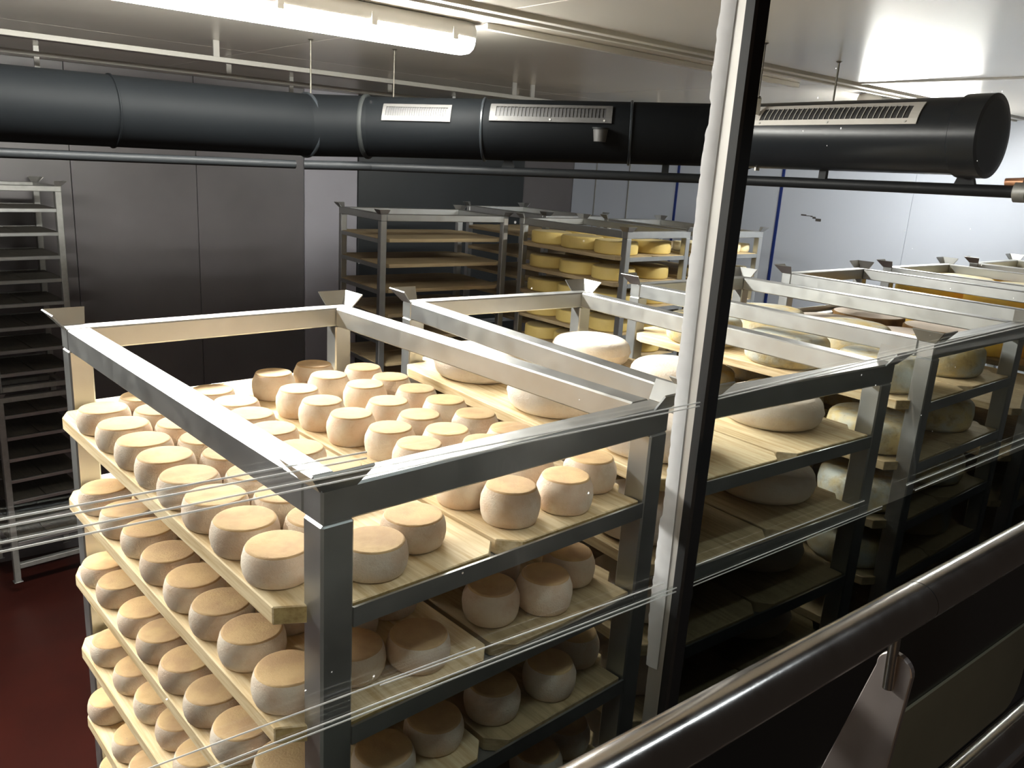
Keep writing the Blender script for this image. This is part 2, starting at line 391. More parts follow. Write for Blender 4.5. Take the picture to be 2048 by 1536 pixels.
part('darkening_sheet', wn, lambda bm: rbox(bm, MS2+.001, 3.4, GD-.0062, GD-.0045, -.442, -.192), M_DARKEN2)
sill = struct('trim_3', lambda bm: rbox(bm, SL, SW, GD-.03, GD+.03, -.455, -.443), M_STEELD, None, 0.002)
def reflection_strip(s0, z0, s1, z1, w=.0009):  # bright lines reflected in the glass, built as thin solid strips
    def f(bm):
        a, b = RM(s0, GD-.006, z0), RM(s1, GD-.006, z1)
        tube(bm, [a, b], w, 6)
    return f
for s0, z0, s1, z1 in ((-.5, .074, MS1-.002, .0765), (-.5, .0665, MS1-.002, .0715),
                       (-.6, .092, -.02, .0925), (-.6, .086, -.02, .0865),
                       (MS2+.004, .080, 2.4, .135), (MS2+.004, .076, 2.4, .127),
                       (-.5, -.186, MS1-.002, -.196), (-.5, -.180, MS1-.002, -.190), (.0, -.165, MS1-.03, -.175), (-.4, -.158, .12, -.163),
                       (MS2+.004, -.198, 1.02, -.197), (MS2+.004, -.193, 1.02, -.192), (MS2+.004, -.166, .95, -.166),
                       (1.10, -.168, 2.4, -.155), (1.14, -.186, 2.4, -.170)):
    part('reflected_line', wn, reflection_strip(s0, z0, s1, z1), M_REFLINE)

# ---------------------------------------------------------------- handrail on the visitors' side
hr = tag(bpy.data.objects.new('handrail', None), 'polished stainless tube handrail running along the glass in the foreground', 'handrail'); COL.objects.link(hr)
RC, RZ = -.45, -.055
part('rail_tube', hr, lambda bm: tube(bm, [RM(SL, RC, RZ), RM(.455, RC, RZ)], .0212, 48), M_RAIL)
part('rail_tube', hr, lambda bm: tube(bm, [RM(.4565, RC, RZ), RM(3.6, RC, RZ)], .0212, 48), M_RAIL)
part('joint_sleeve', hr, lambda bm: tube(bm, [RM(.452, RC, RZ), RM(.460, RC, RZ)], .0206, 40), M_BLACK)
def post_plate(bm, s):
    # flat bar seen edge on from the glass, leaning towards the wall as it goes down
    M = ROOMM @ Matrix.Translation((s, 0, 0)) @ Matrix(((0, 0, 1, 0), (1, 0, 0, 0), (0, 1, 0, 0), (0, 0, 0, 1)))
    top = (-.4565, -.118); r = .0185
    poly = []
    for k in range(13):
        a = math.radians(-8 + 15.5*k); poly.append((top[0]+r*math.cos(a), top[1]+r*math.sin(a)))
    poly += [(-.452, -.62), (-.452, -1.2), (-.30, -1.2), (-.32, -.62)]
    prism(bm, poly[::-1], -.004, .004, M)
def pin(bm, s):
    tube(bm, [RM(s-.006, RC-.002, RZ-.017), RM(s-.008, RC-.006, -.138)], .0055, 20)
for s in (.42, 1.72):
    pp = part('support_post', hr, lambda bm: post_plate(bm, s), M_PLATE, 0.001)
    part('pin', pp, lambda bm: pin(bm, s), M_RAIL)
lr = tag(part('lower_rail', None, lambda bm: tube(bm, [RM(SL, RC+.01, -.415), RM(3.6, RC+.01, -.415)], .021, 40), M_RAIL),
         'lower polished steel tube rail at the bottom right corner', 'rail')

# ---------------------------------------------------------------- lamps
def lamp_fixture(s0, s1, d, z, label, md=None):
    root = tag(link('batten_lamp', None, None, RM((s0+s1)/2, d, z)), label, 'lamp', 'ceiling batten lamps')
    L = (s1-s0)/2
    def prof_loft(bm, zs, cap):
        # zs: list of (halfwidth, z); rounded ends
        seg = 10; rings = []
        for hw, zz in zs:
            ring = []
            for e in (1, -1):
                for k in range(seg+1):
                    a = math.radians(-90 + 180*k/seg) if e > 0 else math.radians(90 + 180*k/seg)
                    ring.append(Vector(((L-.06)*e + (hw)*math.cos(a)*1.0, hw*math.sin(a), zz)))
            rings.append([bm.verts.new(v) for v in ring])
        for a, b in zip(rings, rings[1:]):
            n = len(a)
            for j in range(n):
                f = bm.faces.new([a[j], a[(j+1) % n], b[(j+1) % n], b[j]]); f.smooth = True
        bm.faces.new(rings[0][::-1]); bm.faces.new(rings[-1])
    def base(bm): prof_loft(bm, [(.066, 0), (.068, .004), (.068, .03), (.060, .05), (.045, .056)], True)
    def diff(bm): prof_loft(bm, [(.022, -.056), (.045, -.05), (.058, -.036), (.064, -.018), (.065, -.001)], True)
    R = Matrix.Rotation(RA, 4, 'Z')
    for nm, fn, m in (('housing', base, M_WHITEP), ('diffuser', diff, md or M_LAMP)):
        bm = bmesh.new(); fn(bm); bmesh.ops.transform(bm, matrix=R, verts=bm.verts)
        link(nm, mesh(nm, bm, m), root)
    x = -L+.12
    while x < L-.05:
        for sd in (1, -1):
            bm = bmesh.new(); box(bm, x-.011, x+.011, sd*.072-.002, sd*.072+.002, -.016, .026, R)
            link('clip', mesh('clip', bm, M_WHITEP), root)
        x += (2*L-.24)/4 - 1e-6
    return root
LZ = ZC-.057
lamp_fixture(-.02, 1.56, 1.98, LZ, 'glowing white batten lamp hanging above the nearest rack, top left')
lamp_fixture(-1.75, -.15, 1.98, LZ, 'batten lamp left of the glowing one, just outside the picture')
lamp_fixture(4.10, 5.36, 1.80, LZ, 'batten lamp whose rounded end peeks over the black duct', M_LAMP2)

# conduits on the ceiling
def conduit(name, label, s0, s1, d, z, hw, hh, posts=(), m=M_CTRIM):
    r = tag(part(name, None, lambda bm: rbox(bm, s0, s1, d-hw, d+hw, z-hh, z+hh), m, 0.002), label, 'conduit')
    for p in posts:
        part('hanger', r, lambda bm: rbox(bm, p-.015, p+.015, d-.006, d+.006, z+hh, ZC), m, 0.001)
    return r
conduit('cable_trunking', 'slim white cable trunking running on from the glowing lamp', 1.565, 3.60, 1.90, ZC-.012, .014, .0115)
conduit('cable_tray', 'long white tray hung under the ceiling on short straps, behind the lamp', SL+.05, 4.9, 3.60, ZC-.09, .03, .012, (-1.2, .1, 1.15, 3.05, 3.2, 4.4), M_CDULL)
conduit('service_pipe', 'thin light pipe under the ceiling, beyond the long white tray', SL+.05, 4.4, 4.4, ZC-.10, .012, .012, (-1.6, .3, 1.5, 2.6, 3.7), M_CDULL)
conduit('support_channel', 'dull steel channel under the ceiling near the dark rear wall', SL+.05, 4.2, 5.1, ZC-.15, .03, .02, (-1, .6, 2.2, 3.6), M_STEELD)

# ---------------------------------------------------------------- duct
dn = [Vector((2.55, .455, .54)), Vector((2.54, 1.38, .527)), Vector((1.41, 2.51, .473)), Vector((1.18, 2.62, .462)), Vector((-2.3, 2.45, .42))]
DR = .125
duct = tag(bpy.data.objects.new('air_duct', None), 'large round black air duct crossing under the ceiling above the racks', 'duct'); COL.objects.link(duct)
def rp(v): return RM(v.x, v.y, v.z)
W_ = [rp(v) for v in dn]
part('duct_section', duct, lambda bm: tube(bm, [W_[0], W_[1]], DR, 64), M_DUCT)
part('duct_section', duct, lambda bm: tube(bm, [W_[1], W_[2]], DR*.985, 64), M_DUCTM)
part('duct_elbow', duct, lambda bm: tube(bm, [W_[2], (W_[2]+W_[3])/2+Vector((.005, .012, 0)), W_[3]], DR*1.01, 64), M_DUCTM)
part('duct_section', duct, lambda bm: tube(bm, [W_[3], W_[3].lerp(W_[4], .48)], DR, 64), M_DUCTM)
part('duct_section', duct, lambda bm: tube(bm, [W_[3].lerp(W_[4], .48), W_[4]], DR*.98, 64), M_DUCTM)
def collar(p, t, r, hw=.006):
    t = t.normalized()
    return lambda bm: tube(bm, [p-t*hw, p-t*hw*.5, p+t*hw*.5, p+t*hw], [r, r+.004, r+.004, r], 64)
e01, e12, e34 = W_[1]-W_[0], W_[2]-W_[1], W_[4]-W_[3]
part('collar', duct, collar(W_[1], e01, DR+.002, .012), M_DUCTC)
part('collar', duct, collar(W_[1].lerp(W_[2], .30), e12, DR+.001), M_DUCT)
part('collar', duct, collar(W_[1].lerp(W_[2], .68), e12, DR+.001), M_DUCT)
part('collar', duct, collar(W_[2], e12, DR+.004, .01), M_DUCTC)
part('collar', duct, collar(W_[3], e34, DR+.004, .008), M_DUCT)
part('collar', duct, collar(W_[3].lerp(W_[4], .222), e34, DR+.001, .004), M_DUCTM)
part('collar', duct, collar(W_[3].lerp(W_[4], .48), e34, DR+.004), M_DUCTC)
part('end_cap', duct, lambda bm: tube(bm, [W_[0]-e01.normalized()*.012, W_[0]-e01.normalized()*.01, W_[0]+e01.normalized()*.075, W_[0]+e01.normalized()*.08], [DR-.01, DR+.008, DR+.008, DR+.001], 64), M_DUCT)
def grille(A, B, f0, f1, n, a0=38, a1=72, gm=None):
    gm = gm or M_GRILL
    # curved aluminium louvre plate lying on the duct between fractions f0..f1 of the axis A->B
    t = (B-A); Lf = t.length; t = t.normalized()
    sx = t.cross(Vector((0, 0, 1))).normalized()
    if sx.dot(Vector(cam.location)-A) < 0: sx = -sx
    up = Vector((0, 0, 1))
    def P(f, ang, r): return A + t*(Lf*f) + (sx*math.cos(math.radians(ang))+up*math.sin(math.radians(ang)))*r
    def strip(bm, fa, fb, aa, ab, r0, r1):
        k = max(2, int(abs(ab-aa)/5)+1); rows = []
        for i in range(k):
            an = aa+(ab-aa)*i/(k-1)
            rows.append([bm.verts.new(P(fa, an, r0)), bm.verts.new(P(fb, an, r0)), bm.verts.new(P(fb, an, r1)), bm.verts.new(P(fa, an, r1))])
        for x, y in zip(rows, rows[1:]):
            for j in range(4): bm.faces.new([x[j], x[(j+1) % 4], y[(j+1) % 4], y[j]])
        bm.faces.new(rows[0]); bm.faces.new(rows[-1][::-1])
    d = (f1-f0)
    def frame(bm):
        strip(bm, f0, f1, a0, a0+9, DR+.001, DR+.005); strip(bm, f0, f1, a1-7, a1, DR+.001, DR+.005)
        strip(bm, f0, f0+d*.05, a0+9, a1-7, DR+.001, DR+.005); strip(bm, f1-d*.05, f1, a0+9, a1-7, DR+.001, DR+.005)
    g = part('grille', duct, frame, gm)
    part('opening', g, lambda bm: strip(bm, f0+d*.05, f1-d*.05, a0+9, a1-7, DR+.0005, DR+.0015), M_BLACK)
    for i in range(1, n):
        f = f0+d*.05+d*.9*i/n
        part('louvre', g, lambda bm: strip(bm, f-.0012/Lf, f+.0012/Lf, a0+9, a1-7, DR+.0015, DR+.0045), gm)
    for q in (.06, .5, .94):
        p = P(f0+d*q, a0+4, DR+.005); nrm = (p-(A+t*(Lf*(f0+d*q)))).normalized()
        part('screw', g, lambda bm: tube(bm, [p, p+nrm*.002], .004, 10), M_STEELD)
    return g
grille(W_[0], W_[1], .20, .90, 28, 14, 54)
grille(W_[1], W_[2], .35, .66, 30, 14, 50, M_GRILLD)
grille(W_[1], W_[2], .76, .94, 26, 10, 44, M_GRILLD)
# pipe under the duct
pipe = tag(bpy.data.objects.new('condensate_pipe', None), 'long dark pipe hanging below the black duct', 'pipe'); COL.objects.link(pipe)
pz = [Vector((2.60, .34, .372)), Vector((2.53, 1.38, .352)), Vector((1.43, 2.50, .310)), Vector((1.16, 2.60, .300)), Vector((-2.3, 2.45, .262))]
PW = [rp(v) for v in pz]
part('pipe_section', pipe, lambda bm: tube(bm, [PW[0], PW[1]], .020, 24), M_PIPE)
part('pipe_section', pipe, lambda bm: tube(bm, [PW[1], PW[2]], .019, 24), M_PIPE)
part('pipe_section', pipe, lambda bm: tube(bm, [PW[2], PW[3]], .019, 24), M_PIPE)
part('pipe_section', pipe, lambda bm: tube(bm, [PW[3].lerp(PW[4], .012), PW[4]], .017, 24), M_PIPE)
pt = (PW[1]-PW[0]).normalized()
part('pipe_flange', pipe, lambda bm: tube(bm, [PW[0]-pt*.02, PW[0]-pt*.015, PW[0]+pt*.02, PW[0]+pt*.025], [.022, .033, .033, .022], 32), M_STEELD)
part('pipe_elbow', pipe, lambda bm: tube(bm, [PW[0]-pt*.02, PW[0]-pt*.05+Vector((0, 0, .012)), PW[0]-pt*.07+Vector((.01, 0, .06)), PW[0]-pt*.07+Vector((.02, 0, .12))], .024, 24), M_PIPE)
def bracket(bm, P, q, wb_, wt):
    t = (PW[1]-PW[0]).normalized() if q == 0 else (PW[2]-PW[1]).normalized()
    n_ = t.cross(Vector((0, 0, 1))).normalized()*.01
    lo = P+Vector((0, 0, .012)); hi = P+Vector((0, 0, .060))
    a = [lo-t*wb_, lo+t*wb_, hi+t*wt, hi-t*wt]
    va = [bm.verts.new(v-n_) for v in a]; vb = [bm.verts.new(v+n_) for v in a]
    bm.faces.new(va); bm.faces.new(vb[::-1])
    for i in range(4): bm.faces.new([va[i], vb[i], vb[(i+1) % 4], va[(i+1) % 4]])
for q, f, a_, b_ in ((0, .17, .035, .018), (0, .66, .014, .014), (1, .2, .014, .014), (1, .62, .03, .012)):
    part('pipe_bracket', pipe, lambda bm: bracket(bm, PW[q].lerp(PW[q+1], f), q, a_, b_), M_PIPE, label='black bracket')
# threaded rods with brackets
def rod(s, d, z0, label):
    r = tag(part('hanger_rod', None, lambda bm: tube(bm, [RM(s, d, z0), RM(s, d, ZC-.001)], .004, 10), M_ROD), label, 'rod', 'threaded rods under the ceiling')
    part('ceiling_plate', r, lambda bm: tube(bm, [RM(s, d, ZC-.006), RM(s, d, ZC-.001)], [.007, .014], 14), M_ROD)
    part('nut', r, lambda bm: tube(bm, [RM(s, d, z0+.005), RM(s, d, z0+.014)], .010, 6, smooth=False), M_ROD)
    return r
r1 = rod(2.42, 1.27, .655, 'threaded rod in front of the duct, just right of the mullion')
part('bracket_plate', r1, lambda bm: rbox(bm, 2.405, 2.437, 1.266, 1.274, .60, .665), M_WHITEP, 0.001)
rod(2.97, 1.29, .60, 'threaded rod going down behind the duct, right of the other')
rod(1.79, 2.95, .58, 'thin rod above the duct bend, right of the lamp glare')
rod(1.40, 3.05, .56, 'thin rod above the duct bend, under the lamp')
cl = tag(bpy.data.objects.new('pipe_clamp', None), 'square steel clamp under the duct joint right of the mullion', 'clamp'); COL.objects.link(cl)
cp = W_[1]+Vector((-.02, -.07, -.118))
part('clamp_plate', cl, lambda bm: box(bm, -.014, .014, -.004, .004, -.016, .016, Matrix.Translation(cp)), M_GRILL, 0.001)
part('bolt', cl, lambda bm: tube(bm, [cp+Vector((0, -.009, 0)), cp+Vector((0, -.004, 0))], .006, 12), M_STEELD)
# sensor cup clipped to the duct
sc_ = tag(bpy.data.objects.new('sensor_cup', None), 'small translucent grey sensor cup fixed to the duct below the middle grille', 'sensor'); COL.objects.link(sc_)
sp = W_[1].lerp(W_[2], .40)+Vector((-.085, -.125, -.01))
part('cup', sc_, lambda bm: tube(bm, [sp+Vector((0, 0, -.03)), sp+Vector((0, 0, .018))], [.024, .03], 20), M_GRILLD)
part('cap', sc_, lambda bm: tube(bm, [sp+Vector((0, 0, .018)), sp+Vector((0, 0, .024))], .034, 20), M_DUCTC)
cf = tag(part('copper_fitting', None, lambda bm: tube(bm, [PW[0]+pt*.055+Vector((0, 0, .03)), PW[0]+Vector((0, 0, .032))], [.012, .014], 16), M_COPPER),
         'small copper coloured fitting at the right end of the duct', 'fitting')

# ---------------------------------------------------------------- racks
RW, RD, PT, UH, PITCH = .63, 1.0, .043, 1.425, .165
NL = 8
MSH = {}
def make_rack(Wd, Dd, steel, key):
    """One stackable unit, origin at the foot of its near left post, 8 shelf levels."""
    root = bpy.data.objects.new('steel_rack', None); COL.objects.link(root)
    p = PT
    bmp = bmesh.new(); box(bmp, 0, p, 0, p, 0.0, UH-.044); mpost = mesh('post', bmp, steel, .003, 1)
    for x in (0, Wd-p):
        for y in (0, Dd-p): link('post', mpost, root, (x, y, 0))
    for nm, z0, z1 in (('top_rail', UH-.044, UH), ('bottom_rail', .06, .10)):
        e = 0 if nm == 'top_rail' else p
        b = bmesh.new(); box(b, e, Wd-e, 0, p, z0, z1); mx = mesh(nm, b, steel, .003, 1)
        b = bmesh.new(); box(b, 0, p, p, Dd-p, z0, z1); my = mesh(nm, b, steel, .003, 1)
        link(nm, mx, root); link(nm, mx, root, (0, Dd-p, 0)); link(nm, my, root); link(nm, my, root, (Wd-p, 0, 0))
    # flared stacking guides
    b = bmesh.new(); t = .003
    def plate(q):
        va = [b.verts.new(v) for v in q]
        nrm = (Vector(q[1])-Vector(q[0])).cross(Vector(q[3])-Vector(q[0])).normalized()*t
        vb = [b.verts.new(Vector(v)+nrm) for v in q]
        b.faces.new(va[::-1]); b.faces.new(vb)
        for i in range(4): b.faces.new([va[i], va[(i+1) % 4], vb[(i+1) % 4], vb[i]])
    z = UH
    plate([(0, 0, z), (.044, .0, z), (.052, -.024, z+.030), (-.024, -.024, z+.030)])
    plate([(0, .044, z), (0, 0, z), (-.024, -.024, z+.030), (-.024, .052, z+.030)])
    g00 = mesh('corner_guide', b, steel)
    for (sx, sy, ox, oy) in ((1, 1, 0, 0), (-1, 1, Wd, 0), (1, -1, 0, Dd), (-1, -1, Wd, Dd)):
        o = link('corner_guide', g00, root, (ox, oy, 0)); o.scale = (sx, sy, 1)
    # weld seams on the front corners
    # angle-iron shelf rails front and back
    b = bmesh.new(); box(b, p, Wd-p, .0, .004, 0, .026); box(b, p, Wd-p, .004, .05, 0, .004); ms = mesh('shelf_rail', b, steel)
    for k in range(NL):
        zz = UH - .159 - .0 - PITCH*k - .026
        link('shelf_rail', ms, root, (0, 0, zz))
        o = link('shelf_rail', ms, root, (Wd, Dd, zz), math.pi)
    return root
PROTO = make_rack(RW, RD, M_STEEL, 'a')
PROTO_USED = [False]
def place_rack(x, y, a, z, label, proto=None, used=None):
    pr = proto or PROTO; us = used if used is not None else PROTO_USED
    o = pr if not us[0] else copy_tree(pr)
    us[0] = True
    o.location = (x, y, z); o.rotation_euler = (0, 0, a)
    return tag(o, label, 'rack', 'stacked stainless cheese racks')
ORD = ['first', 'second', 'third', 'fourth', 'fifth', 'sixth', 'seventh', 'eighth', 'ninth', 'tenth', 'eleventh']
SHELF = ['top', 'second', 'third', 'fourth', 'fifth', 'sixth', 'seventh', 'eighth']
# boards
def board_mesh(x0, x1, Dd, m, side, cham=.028):
    # side: -1 left board (outer edge at low x), 1 right board
    y0, y1 = .008, Dd-.008; p = PT+.002; poly = []
    c = cham
    if x0 < p:   # notched around the posts
        poly += [(p+.001, y0), (x1-c, y0), (x1, y0+c), (x1, y1-c), (x1-c, y1), (p+.001, y1), (p+.001, y1-p), (x0+c*.6, y1-p-.01), (x0, y1-p-.045), (x0, p+y0)]
    else:
        q = RW-p if Dd == RD else x1
        poly += [(x0+c, y0), (q-.001, y0), (q-.001, y0+p), (x1, y0+p+.02), (x1, y1-p-.02), (q-.001, y1-p), (q-.001, y1), (x0+c, y1), (x0, y1-c), (x0, y0+c)]
    bm = bmesh.new(); prism(bm, poly, 0, .024)
    me = mesh('shelf_board', bm, [m, M_WEND if m is M_WOOD else m], .0015, 1)
    for f in me.polygons:
        if abs(f.normal.y) > .85: f.material_index = 1      # sawn end grain
    return me
BL = board_mesh(-.034, .290, RD, M_WOOD, -1); BR = board_mesh(.299, .612, RD, M_WOOD, 1)
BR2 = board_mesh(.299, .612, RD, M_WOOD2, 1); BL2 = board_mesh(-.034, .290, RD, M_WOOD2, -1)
BLG = board_mesh(-.034, .290, RD, M_WOODG, -1); BRG = board_mesh(.299, .612, RD, M_WOODG, 1)
ZB = -.159-.026+.0045        # underside of the top shelf's boards below the rack top
ZT = ZB+.024
def put_boards(rk, levels, where, grey=False):
    x, y, a = rk; M = Matrix.Translation((x, y, H)) @ Matrix.Rotation(a, 4, 'Z')
    for k in levels:
        first = abs(x) + abs(y) < 1e-6
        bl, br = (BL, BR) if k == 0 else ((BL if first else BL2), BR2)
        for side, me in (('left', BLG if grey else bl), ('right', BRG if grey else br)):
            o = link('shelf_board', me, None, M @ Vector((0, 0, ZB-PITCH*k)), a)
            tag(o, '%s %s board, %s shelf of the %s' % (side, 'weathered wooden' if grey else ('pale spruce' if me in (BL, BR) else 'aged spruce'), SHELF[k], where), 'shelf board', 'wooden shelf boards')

# ---------------------------------------------------------------- cheeses
def cheese_meshes(name, R, h, side, top, n, rt=.83, belly=1.0, wob=.012, dome=.0, shoulder=.004):
    out = []
    for i in range(n):
        rr = random.Random(hash((name, i)) % 1000 if False else i*17+len(name))
        hh = h*rr.uniform(.95, 1.05)
        prof = [(0, 0), (R*.84, 0), (R*.90, hh*.05), (R*.965, hh*.22), (R, hh*.45), (R*.985, hh*.66), (R*(rt+.075), hh*.86), (R*(rt+.03), hh*.955), (R*rt, hh*.992),
                (R*(rt-.05), hh*(1.0+dome*.2)), (R*.4, hh*(1.0+dome*.8)), (0, hh*(1+dome))]
        mats = [0, 0, 0, 0, 0, 0, 0, 1, 1, 1, 1]
        bm = bmesh.new(); lathe(bm, prof, 36, mats, wob, rr)
        out.append(mesh(name, bm, [side, top]))
    return out
def wheel_meshes(name, R, h, side, top, n, edge=.012, wob=.006, dome=0.02):
    out = []
    for i in range(n):
        rr = random.Random(i*31+len(name))
        hh = h*rr.uniform(.96, 1.04); e = edge
        lo = min(e, hh*.45); prof = [(0, 0)]; bul = e*.12
        for q in range(6):
            a = math.radians(90*q/5); prof.append((R-bul-lo+lo*math.sin(a), lo-lo*math.cos(a)))
        prof += [(R, hh*.5)]
        for q in range(6):
            a = math.radians(90*q/5); prof.append((R-bul-lo*1.2+lo*1.2*math.cos(a), hh-lo+lo*math.sin(a)))
        prof += [(R*.45, hh*(1+dome)), (0, hh*(1+dome))]
        nseg = len(prof)-1
        bm = bmesh.new(); lathe(bm, prof, 48, [0]*(nseg-3)+[1]*3, wob, rr)
        out.append(mesh(name, bm, [side, top]))
    return out
CH_T = cheese_meshes('small_cheese', .0455, .054, M_CSIDE, M_CTOP, 5, .81)
CH_F = cheese_meshes('small_cheese', .0458, .043, M_CSIDE, M_CTOP, 5, .86)

# pixel -> world (only used to work out where each cheese stands on its shelf)
CM = cam.rotation_euler.to_matrix(); CL = Vector(cam.location)
def hitz(u, v, z):
    d = CM @ Vector(((u-1024)/1638.4, -(v-768)/1638.4, -1)); t = (z+H-CL.z)/d.z
    return CL + d*t
L1 = [(208,807),(247,839),(288,874),(329,906),(378,945),(432,987),(482,1031),(550,1077),
 (271,790),(312,818),(356,839),(397,864),(446,897),(495,935),(547,979),(605,1025),
 (425,774),(471,795),(503,823),(544,849),(598,888),(671,924),(755,1065),(820,1025),
 (547,750),(628,731),(658,754),(598,782),(641,806),(703,832),(727,737),(780,757),(732,774),(833,780),(777,806),(891,806),(840,834),(782,858),
 (951,830),(904,866),(840,890),(1022,860),(958,885),(905,955),(1070,925),(1013,976),(1157,966),(1201,926)]
MEAS = {0: L1,
 1: [(208,969),(243,1015),(296,1047),(330,1098),(387,1149),(450,1196),(501,1247),(555,1341),(952,1187),(1090,1155),(1139,1105),(826,1260),(735,1345)],
 2: [(211,1115),(243,1152),(284,1208),(328,1254),(374,1310),(426,1371),(482,1439),(572,1507),(974,1375),(1111,1333),(1175,1283),(869,1425),(768,1488)],
 3: [(230,1271),(279,1322),(321,1376),(365,1427),(406,1493),(1080,1507),(1132,1446)],
 4: [(221,1388),(272,1459),(306,1515)], 5: []}
COLX = [.020, .105, .190, .345, .435, .530]
for k in range(6):
    zt = ZT-PITCH*k+.048
    pts = []
    for (u, v) in MEAS[k]:
        P = hitz(u, v, zt); pts.append([P.x, P.y, True])
    if k > 0:
        for c, cx in enumerate(COLX):
            for r in range(9):
                gx, gy = cx+rnd.uniform(-.006, .006), .085+.1*r+(.05 if c % 2 else 0)+rnd.uniform(-.006, .006)
                if gy > .93: continue
                if all((gx-q[0])**2+(gy-q[1])**2 > .084**2 for q in pts): pts.append([gx, gy, False])
    for it in range(120):
        for i in range(len(pts)):
            for j in range(i+1, len(pts)):
                dx, dy = pts[j][0]-pts[i][0], pts[j][1]-pts[i][1]; dd = math.hypot(dx, dy)
                if dd < .0935:
                    e = (.0935-dd)/2/max(dd, 1e-4)
                    wi, wj = (.5 if pts[i][2] else 1.5), (.5 if pts[j][2] else 1.5)
                    pts[i][0] -= dx*e*wi; pts[i][1] -= dy*e*wi; pts[j][0] += dx*e*wj; pts[j][1] += dy*e*wj
        for q in pts:
            q[0] = min(max(q[0], .008), .566)
            if .245 < q[0] < .345: q[0] += (-.004 if q[0] < .295 else .004)
            lo = .062 if (q[0] > .092 and q[0] < .545) else (.098 if q[0] >= .545 or q[0] > .03 else .098)
            q[1] = min(max(q[1], lo), .905)
    # drop the ones still jammed together
    keep = []
    for q in sorted(pts, key=lambda q: not q[2]):
        if all(math.hypot(q[0]-o[0], q[1]-o[1]) > .0905 for o in keep): keep.append(q)
    cols = {}
    for q in keep:
        c = min(range(6), key=lambda i: abs(COLX[i]-q[0])); cols.setdefault(c, []).append(q)
    for c, L in cols.items():
        L.sort(key=lambda q: q[1])
        for i, q in enumerate(L):
            o = link('small_cheese', rnd.choice(CH_F if c < 3 else CH_T), None, (q[0], q[1], H+ZT-PITCH*k+.0003), rnd.uniform(0, 6.28))
            tag(o, 'small tan-topped cheese, %s from the glass, %s column from left, %s shelf, nearest rack' % (ORD[i], ORD[c], SHELF[k]), 'cheese', 'small round cheeses on the nearest rack')

R2 = (.7122, -.0014, -.0939); R3 = (1.6864, -.0117, -.0093+-.03); R4 = (2.62, -.03, -.05); R5 = (3.4328, -.0791, -.0734); R6 = (4.3734, -.1568, -.03)
RKA = (3.55, 2.515, -.03); RKB = (4.33, 2.48, -.092)
WHERE = {'1': 'nearest rack', '2': 'second rack from left', '3': 'third rack from left', '4': 'fourth rack from left', '5': 'fifth rack from left', '6': 'sixth rack, far right',
         'A': 'left rear yellow-cheese rack', 'B': 'right rear rack by the blue strip', 'E': 'empty-shelved rack at the back', 'F': 'rack behind the empty-shelved one'}
allr = {'1': (0, 0, 0), '2': R2, '3': R3, '4': R4, '5': R5, '6': R6, 'A': RKA, 'B': RKB}
for key, (x, y, a) in allr.items():
    place_rack(x, y, a, H-UH, 'stainless steel %s, upper unit' % WHERE[key])
    place_rack(x, y, a, H-2*UH, 'stainless lower unit carrying the %s' % WHERE[key])
# E and F stand with their long side to the viewer
aE = -.1102; xE, yE = 2.545, 3.70
def turned(x, y, a): return (x - RW*math.sin(a), y + RW*math.cos(a), a - math.pi/2)
E_ = turned(xE, yE, aE); F_ = (4.0, 3.68, -.05)
for key, rk in (('E', E_), ('F', F_)):
    place_rack(*rk, H-UH, 'stainless steel %s, upper unit' % WHERE[key])
    place_rack(*rk, H-2*UH, 'stainless lower unit carrying the %s' % WHERE[key])
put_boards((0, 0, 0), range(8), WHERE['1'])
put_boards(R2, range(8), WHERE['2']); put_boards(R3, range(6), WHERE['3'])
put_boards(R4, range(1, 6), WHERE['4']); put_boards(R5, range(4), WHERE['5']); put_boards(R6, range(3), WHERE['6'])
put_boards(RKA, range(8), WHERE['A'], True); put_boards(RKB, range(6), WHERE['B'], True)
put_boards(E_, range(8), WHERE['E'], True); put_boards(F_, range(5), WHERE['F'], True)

def wheels(rk, where, meshes, name, levels, xs, ys, desc, group, jit=.006, skip=()):
    x, y, a = rk; M = Matrix.Translation((x, y, H)) @ Matrix.Rotation(a, 4, 'Z')
    for k in levels:
        for i, cx in enumerate(xs):
            for j, cy in enumerate(ys):
                if (k, i, j) in skip: continue
                mm = meshes[k % len(meshes)] if False else rnd.choice(meshes)
                o = link(name, mm, None, M @ Vector((cx+rnd.uniform(-jit, jit), cy+rnd.uniform(-jit, jit), ZT-PITCH*k+.0003)), rnd.uniform(0, 6.28))
                side = ('left', 'right')[i] if len(xs) == 2 else ORD[i]
                tag(o, '%s, %s from the glass, %s row, %s shelf, %s' % (desc, ORD[j], side, SHELF[k], where), 'cheese', group)
WH = wheel_meshes('white_cheese_wheel', .112, .068, M_WHITE, M_WHITE, 4, .026, .010, .05)
wheels(R2, 'second rack', WH, 'white_cheese_wheel', range(5), (.088, .475), (.175, .465, .775), 'big white wheel', 'white wheels on the second rack')
BW = wheel_meshes('grey_cheese_wheel', .120, .088, M_BLUE, M_BLUE, 4, .022, .012, .03)
wheels(R3, 'third rack', BW, 'grey_cheese_wheel', range(4), (.085, .450), (.155, .440, .745), 'thick mottled grey wheel', 'mottled grey wheels on the third rack')
NWT = wheel_meshes('brown_cheese_wheel', .148, .105, M_BROWN, M_BTOP, 2, .008, .004, .01)
NW = wheel_meshes('brown_cheese_wheel', .150, .152, M_BROWN, M_BTOP, 3, .008, .004, .01)
for lv, mm_ in (([1], NW), ([2, 3], NWT)):
    wheels(R4, 'fourth rack', mm_, 'brown_cheese_wheel', lv, (.158, .468), (.525, .840), 'brown-sided wheel', 'brown-sided wheels on the fourth rack', .001)
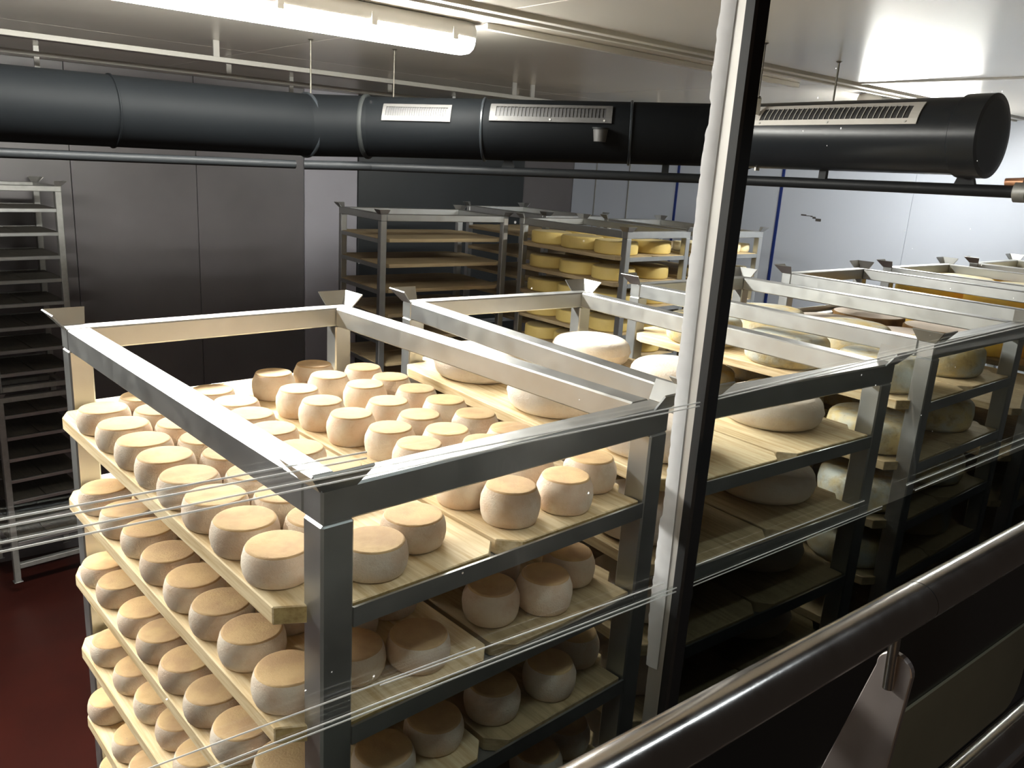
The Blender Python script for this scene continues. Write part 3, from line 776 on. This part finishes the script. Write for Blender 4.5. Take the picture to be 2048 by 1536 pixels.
YO = wheel_meshes('orange_cheese_wheel', .148, .118, M_ORG, M_CREAM, 3, .010, .004, .01)
wheels(R5, 'fifth rack', YO, 'orange_cheese_wheel', range(2), (.135, .452), (.20, .515, .83), 'orange-yellow wheel', 'orange-yellow wheels on the fifth rack', .003)
wheels(R6, 'sixth rack', YO, 'orange_cheese_wheel', range(2), (.135, .452), (.20, .515, .83), 'orange-yellow wheel', 'orange-yellow wheels on the sixth rack', .003)
YW = wheel_meshes('yellow_cheese_wheel', .142, .082, M_YEL, M_YTOP, 4, .012, .005, .01)
wheels(RKA, 'left rear rack', YW, 'yellow_cheese_wheel', range(6), (.122, .458), (.20, .50, .80), 'yellow wheel', 'yellow wheels on the rear rack', .004)
CC = cheese_meshes('cream_cheese_round', .055, .062, M_CREAM, M_CREAM, 3, .9)
wheels(RKB, 'right rear rack', CC, 'cream_cheese_round', range(4), (.06, .19, .355, .47, .575), (.13, .27), 'small cream round', 'cream rounds on the right rear rack', .004,
       skip=[(k, i, j) for k in (1, 2, 3) for i in (0, 1) for j in (1,)])

# paper tags on the posts of the rear racks
for zz in (-.035, -.135):
    tag(part('paper_tag', None, lambda bm: box(bm, -.016, .016, -.001, .0, zz-.026+H, zz+.02+H, Matrix.Translation((xE+.978*math.cos(aE)+.0, yE+.978*math.sin(aE)-.002, 0)) @ Matrix.Rotation(aE, 4, 'Z')), M_TAG),
        'white paper tag on the right front post of the empty-shelved rack, %s' % ('upper one' if zz > -.1 else 'lower one'), 'tag', 'paper tags on the rear rack')
# ---------------------------------------------------------------- tall dark rack at the far left (two units)
DW = .5
def dark_unit(z, feet, label):
    root = tag(link('tray_rack', None, None, (.65, 5.37, z)), label, 'rack', 'tall tray racks at the far left')
    root.rotation_euler = (0, 0, .046)
    hh = 1.36; p = .04; z0 = .10 if feet else 0
    for x in (0, DW-p):
        for y in (0, DW-p): part('post', root, lambda bm: box(bm, x, x+p, y, y+p, 0, hh-.036), M_STEELD, .003)
    for (x0, x1, y0, y1) in ((0, DW, 0, p), (0, DW, DW-p, DW), (0, p, p, DW-p), (DW-p, DW, p, DW-p)):
        part('top_rail', root, lambda bm: box(bm, x0, x1, y0, y1, hh-.036, hh), M_STEELD, .003)
    for (x0, x1, y0, y1) in ((p, DW-p, 0, p), (p, DW-p, DW-p, DW)):
        part('bottom_rail', root, lambda bm: box(bm, x0, x1, y0, y1, z0, z0+.036), M_STEELD, .003)
    def guide(bm, sx, sy, ox, oy):
        for q in ([(0, 0), (.04, 0), (.05, -.03), (-.03, -.03)], [(0, .04), (0, 0), (-.03, -.03), (-.03, .05)]):
            zs = (hh, hh, hh+.034, hh+.034)
            va = [bm.verts.new((ox+sx*a, oy+sy*b, c)) for (a, b), c in zip(q, zs)]
            vb = [bm.verts.new((ox+sx*(a*.92+.002), oy+sy*(b*.92+.002), c)) for (a, b), c in zip(q, zs)]
            bm.faces.new(va); bm.faces.new(vb[::-1])
            for i in range(4): bm.faces.new([va[i], va[(i+1) % 4], vb[(i+1) % 4], vb[i]])
    for (sx, sy, ox, oy) in ((1, 1, 0, 0), (-1, 1, DW, 0), (1, -1, 0, DW), (-1, -1, DW, DW)):
        part('corner_guide', root, lambda bm: guide(bm, sx, sy, ox, oy), M_STEELD)
    for k in range(8):
        zz = hh-.036-.135-k*.155+(.02 if feet else 0)
        if zz < z0+.03: continue
        part('front_beam', root, lambda bm: box(bm, p, DW-p, 0, .02, zz, zz+.024), M_STEEL, .002)
        part('back_beam', root, lambda bm: box(bm, p, DW-p, DW-.02, DW, zz, zz+.024), M_STEELD, .002)
        for s_ in (0, 1):
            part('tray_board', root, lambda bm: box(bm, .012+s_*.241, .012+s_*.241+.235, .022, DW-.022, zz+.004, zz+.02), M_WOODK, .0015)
    if feet:
        for x in (0, DW-p):
            for y in (0, DW-p): part('foot', root, lambda bm: box(bm, x-.008, x+p+.008, y-.008, y+p+.008, 0, .006), M_STEEL, .001)
    return root
dark_unit(H-1.36+.04-.01, False, 'upper dark unit of empty trays at the far left')
dark_unit(H-2.72+.04-.045+.0, True, 'lower dark unit of empty trays at the far left, standing on feet')
